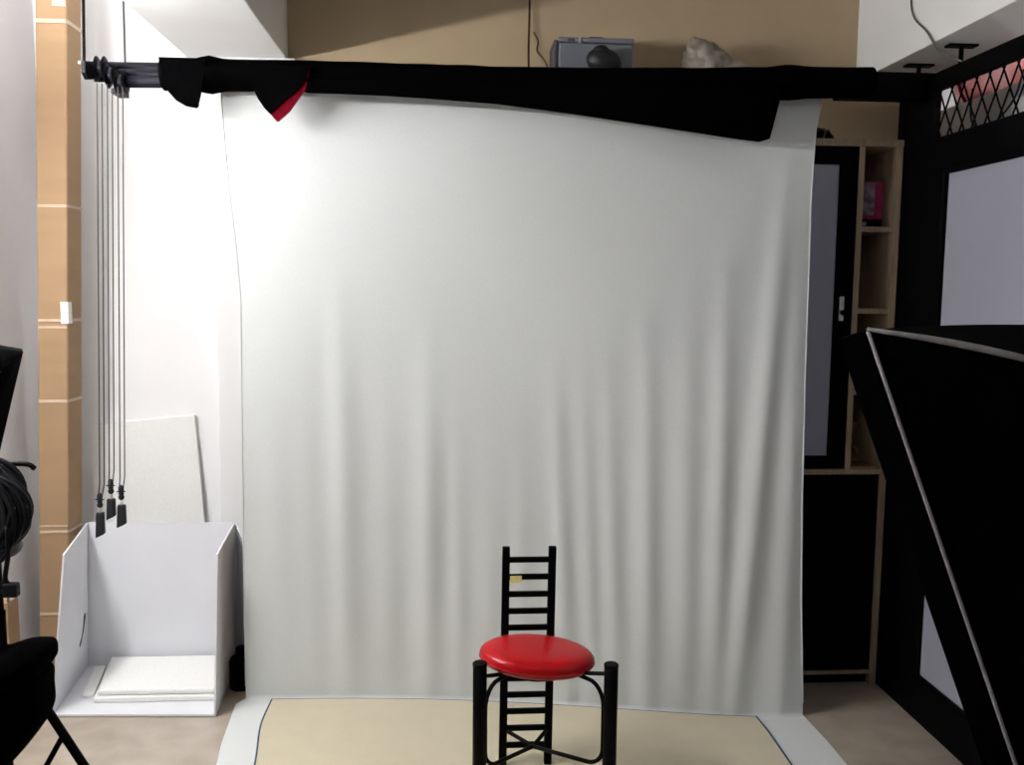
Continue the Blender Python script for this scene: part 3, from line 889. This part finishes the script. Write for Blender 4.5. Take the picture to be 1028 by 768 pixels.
def stand_tripod(t, base, top, collar=0.62, low=0.34, spread=0.42, a0=0.3, ka=None, mid_t=0.52):
    ka = a0 + 1 if ka is None else ka
    x, y = base
    obj('pole', tube([(x, y, 0.12), (x, y, collar + 0.1)], 0.0125, 12), 'black_metal', t, smooth=True)
    obj('pole', tube([(x, y, collar + 0.1), (x, y, top)], 0.0095, 12), 'black_metal', t, smooth=True)
    for z in (collar, low):
        obj('collar', lathe([(0.014, -0.022), (0.021, -0.02), (0.021, 0.02), (0.014, 0.022)], (x, y, z), seg=14), 'black_metal', t)
    obj('knob', lathe([(0.004, 0.012), (0.004, 0.03), (0.013, 0.03), (0.014, 0.045), (0.008, 0.048)], (x, y, collar + 0.1), (math.cos(ka), math.sin(ka), 0), 12), 'weight', t)
    for k in range(3):
        a = a0 + 2 * PI * k / 3
        d = Vector((math.cos(a), math.sin(a), 0))
        top_ = Vector((x, y, collar)) + d * 0.022
        foot = Vector((x, y, 0.010)) + d * spread
        l = obj('leg', tube([top_, foot], 0.0095, 10), 'black_metal', t, smooth=True)
        obj('rubber_foot', lathe([(0.009, 0.0), (0.013, 0.004), (0.013, 0.028), (0.010, 0.032)], foot - Vector((0, 0, 0.010)), seg=12), 'weight', l)
        mid = top_.lerp(foot, mid_t)
        obj('brace', tube([Vector((x, y, low)) + d * 0.02, mid], 0.006, 8), 'black_metal', t, smooth=True)


lt = thing('softbox_light', 'big black softbox with grey piping on a stand at the right edge of the frame', 'softbox', (1.50, 1.80, 0))
nR = Vector((0.855, -0.388, 0.344)).normalized()
rR = Vector((0.298, -0.18, -0.943)).normalized()
R0_, R3_ = Vector((1.300, 1.68, 1.328)), Vector((1.530, 1.98, 1.425))
C, B, ring = softbox(lt, (0.864, 1.80, 1.4206), (1.162, 1.62, 0.4779), (1.1223, 2.35, 1.399), nR, 0.38, 0.17, 0.10, 0.06, [(0, 1), (0, 4)],
                     [R0_, R0_ + rR * 0.34, R3_ + rR * 0.34, R3_])
nR = ((R3_ - R0_).cross(rR)).normalized()
if nR.x < 0:
    nR = -nR
obj('speed_ring', slab(ring, nR * 0.012), 'black_metal', lt)
Hc = B + nR * 0.012
obj('lamp_head', lathe([(0.052, 0.0), (0.055, 0.004), (0.055, 0.03), (0.042, 0.036)], Hc, nR, 20), 'black_metal', lt, smooth=True)
pz = Vector((Hc.x - 0.045, Hc.y - 0.13, 0))
obj('yoke', tube([Hc + nR * 0.015, Hc + nR * 0.015 + Vector((0, -0.07, -0.01)), (pz.x, pz.y, Hc.z - 0.05)], 0.010, 8), 'black_metal', lt)
stand_tripod(lt, (pz.x, pz.y), Hc.z - 0.04, collar=0.40, low=0.2, spread=0.25, a0=PI)

ll = thing('softbox_light', 'black softbox whose corner shows at the left edge of the frame', 'softbox', (-0.95, 1.22, 0))
C0 = Vector((-0.779, 1.70, 1.377))
rL = Vector((-0.262, 0.0, -0.965)).normalized()
nF = Vector((-0.50, 0.86, 0.0))
nF = (nF - rL * nF.dot(rL)).normalized()
tL = rL.cross(nF).normalized()
if tL.x > 0:
    tL = -tL
C, B, ring = softbox(ll, C0, C0 + rL * 0.60, C0 + tL * 0.60, -nF, 0.36, 0.07, 0.07, 0.03, [])
obj('speed_ring', slab(ring, -nF * 0.012), 'black_metal', ll)
Hc = B - nF * 0.012
obj('lamp_head', lathe([(0.055, 0.0), (0.06, 0.005), (0.06, 0.22), (0.045, 0.235)], Hc, -nF, 20), 'black_metal', ll, smooth=True)
px_, py_ = Hc.x - nF.x * 0.1, Hc.y - nF.y * 0.1
obj('yoke', tube([(px_, py_, Hc.z - nF.z * .1 - 0.05), (px_, py_, Hc.z - nF.z * .1 - 0.12)], 0.014, 10), 'black_metal', ll)
stand_tripod(ll, (px_, py_), Hc.z - nF.z * .1 - 0.10, collar=0.55, low=0.28, spread=0.36, a0=-1.2)

# ------------------------------------------------------------------ bare stand with bag and coiled cable, left foreground
ls = thing('light_stand', 'black tripod light stand at the left edge, draped with cable and bag', 'stand', (-0.945, 1.9, 0))
x0, y0 = -0.945, 1.9
stand_tripod(ls, (x0, y0), 1.13, collar=0.715, low=0.36, spread=0.415, a0=0.0, ka=PI, mid_t=0.25)
obj('hook', tube(spline([(x0, y0, 1.125), (x0 + 0.03, y0 - 0.005, 1.130), (x0 + 0.075, y0 - 0.01, 1.131), (x0 + 0.092, y0 - 0.012, 1.122)], 5), 0.0055, 8), 'black_metal', ls, smooth=True)
cc = thing('coiled_cable', 'black cable hung in loose loops on the light stand at the left edge', 'cable', (x0 + 0.01, y0 - 0.02, 1.0))
rng = random.Random(5)
for k in range(17):
    ox, oz = x0 + 0.018 + rng.uniform(-0.012, 0.012), 1.045 + rng.uniform(-0.012, 0.012)
    ax_, az_ = 0.050 + 0.0022 * k + rng.uniform(-0.006, 0.006), 0.085 + rng.uniform(-0.016, 0.012)
    yy = y0 - 0.030 - 0.0050 * k
    pp = []
    for q in range(40):
        a = 2 * PI * q / 40
        pp.append((ox + ax_ * math.cos(a) + 0.006 * math.sin(3 * a + k), yy + 0.004 * math.sin(2 * a), oz + az_ * math.sin(a)))
    obj('cable_loop', tube(pp, 0.0058, 7, True), 'cable', cc, smooth=True)
for k in range(7):
    obj('cable_loop', tube([(x0 + 0.008 + (0.012 + 0.006 * k) * math.cos(2 * PI * q / 32), y0 - 0.034 - 0.006 * k, 1.04 + (0.025 + 0.008 * k) * math.sin(2 * PI * q / 32)) for q in range(32)], 0.0062, 7, True), 'cable', cc, smooth=True)
for k, (ax_, az_, dz) in enumerate(((0.092, 0.075, 0.012), (0.080, 0.082, 0.005), (0.068, 0.095, -0.004))):
    obj('cable_loop', tube([(x0 + 0.036 + ax_ * math.cos(2 * PI * q / 40), y0 - 0.118 - 0.008 * k, 1.045 + dz + az_ * math.sin(2 * PI * q / 40)) for q in range(40)], 0.0036, 7, True), 'cable', cc, smooth=True)
obj('cable_tie', tube([(x0 + 0.035 + 0.026 * math.cos(a), y0 - 0.070 + 0.062 * math.sin(a), 0.965) for a in [2 * PI * k / 20 for k in range(20)]], 0.014, 8, True), 'cable', cc, smooth=True)
yp = y0 - 0.135
obj('cable_tail', tube(spline([(x0 + 0.050, yp + 0.03, 0.970), (x0 + 0.088, yp, 1.03), (x0 + 0.090, yp, 0.98), (x0 + 0.082, yp, 0.93), (x0 + 0.090, yp, 0.915)], 6), 0.0048, 8), 'cable', cc, smooth=True)
bm = BM()
add_box(bm, x0 + 0.078, x0 + 0.106, yp - 0.010, yp + 0.010, 0.892, 0.920)
obj('plug', bm, 'weight', cc, bevel=0.004)
obj('plug_pin', tube([(x0 + 0.086, yp, 0.892), (x0 + 0.086, yp, 0.880)], 0.003, 6), 'chrome', cc)
obj('cable_tail', tube(spline([(x0 + 0.082, yp, 0.93), (x0 + 0.070, yp, 0.905), (x0 + 0.045, yp, 0.885), (x0 - 0.02, yp, 0.88)], 6), 0.0042, 8), 'cable', cc, smooth=True)


def puffy(name, outline, y0, th, m, parent):
    """a stuffed shape: outline (x, z) inflated to both sides"""
    bm = BM()
    n = len(outline)
    cxm = sum(p[0] for p in outline) / n
    czm = sum(p[1] for p in outline) / n
    levels = [(1.0, 0.0), (0.97, 0.45), (0.88, 0.75), (0.65, 0.95), (0.3, 1.0)]
    def ring(s, h):
        return [bm.verts.new((cxm + (x - cxm) * s, y0 + h * th, czm + (z - czm) * s)) for x, z in outline]
    mid = ring(1, 0)
    for sg in (1, -1):
        prev = mid
        for s, h in levels[1:]:
            r = ring(s, sg * h)
            for k in range(n):
                bm.faces.new((prev[k], prev[(k + 1) % n], r[(k + 1) % n], r[k]))
            prev = r
        bm.faces.new(prev)
    for v in bm.verts:
        v.co += Vector((0, 0.010 * noise.noise(v.co * 14), 0))
    return obj(name, bm, m, parent, smooth=True)


bg = thing('black_bag', 'soft black equipment bag slumped over the tripod legs at the left edge', 'bag', (-0.92, 1.82, 0.48))
def dens(ol):
    P = spline([(x, 0, z) for x, z in ol] + [(ol[0][0], 0, ol[0][1])], 4)[:-1]
    return [(p.x, p.z) for p in P]
puffy('bag_body', dens([(-0.99, 0.735), (-0.93, 0.722), (-0.872, 0.714), (-0.838, 0.700), (-0.838, 0.66), (-0.835, 0.615), (-0.848, 0.585), (-0.88, 0.540), (-0.93, 0.485), (-0.955, 0.462), (-1.02, 0.47), (-1.03, 0.62)]), 1.855, 0.085, 'black_fabric', bg)
puffy('bag_flap', dens([(-0.98, 0.73), (-0.93, 0.742), (-0.885, 0.755), (-0.845, 0.756), (-0.828, 0.752), (-0.824, 0.735), (-0.828, 0.712), (-0.85, 0.704), (-0.90, 0.700), (-0.97, 0.690)]), 1.835, 0.10, 'black_fabric', bg)
obj('strap', tube(spline([(-0.975, 1.88, 0.72), (-0.955, 1.89, 0.80), (-0.945, 1.885, 0.86), (-0.955, 1.87, 0.80), (-0.985, 1.85, 0.72)], 6), 0.009, 8), 'black_fabric', bg, smooth=True)
# ------------------------------------------------------------------ wall tube and two added fill lamps (outside the frame)
tl = thing('tube_light', 'fluorescent batten on the left wall, out of the frame', 'lamp', (XL, 2.4, 2.2))
obj('batten', bx(XL, XL + 0.04, 1.50, 2.80, 2.14, 2.20), 'white_enamel', tl, bevel=0.004)
obj('tube', tube([(XL + 0.075, 1.54, 2.17), (XL + 0.075, 2.76, 2.17)], 0.016, 14), 'lamp', tl, smooth=True)
for y in (1.52, 2.78):
    obj('tube_holder', bx(XL + 0.04, XL + 0.095, y - 0.015, y + 0.015, 2.14, 2.195), 'white_enamel', tl, bevel=0.003)
cl = thing('fill_light', 'added flat fill light on the ceiling over the camera, out of the frame', 'lamp', (0.3, 0.0, ZC))  # unseen lamp, added as soft fill from the front
obj('fill_light_frame', bx(-0.02, 0.62, -0.32, 0.32, ZC - 0.03, ZC), 'white_enamel', cl)
obj('fill_light_panel', bx(0.0, 0.60, -0.30, 0.30, ZC - 0.034, ZC - 0.031), 'panel', cl)
nl = thing('fill_light', 'added flat fill light on the next room ceiling, brightening the view beyond the mesh', 'lamp', (2.25, 2.0, ZC))  # unseen lamp, added to light the locker and bundles
obj('fill_light_frame', bx(2.13, 2.47, 1.7, 2.4, ZC - 0.03, ZC), 'white_enamel', nl)
obj('fill_light_panel', bx(2.15, 2.45, 1.72, 2.38, ZC - 0.034, ZC - 0.031), 'next_panel', nl)
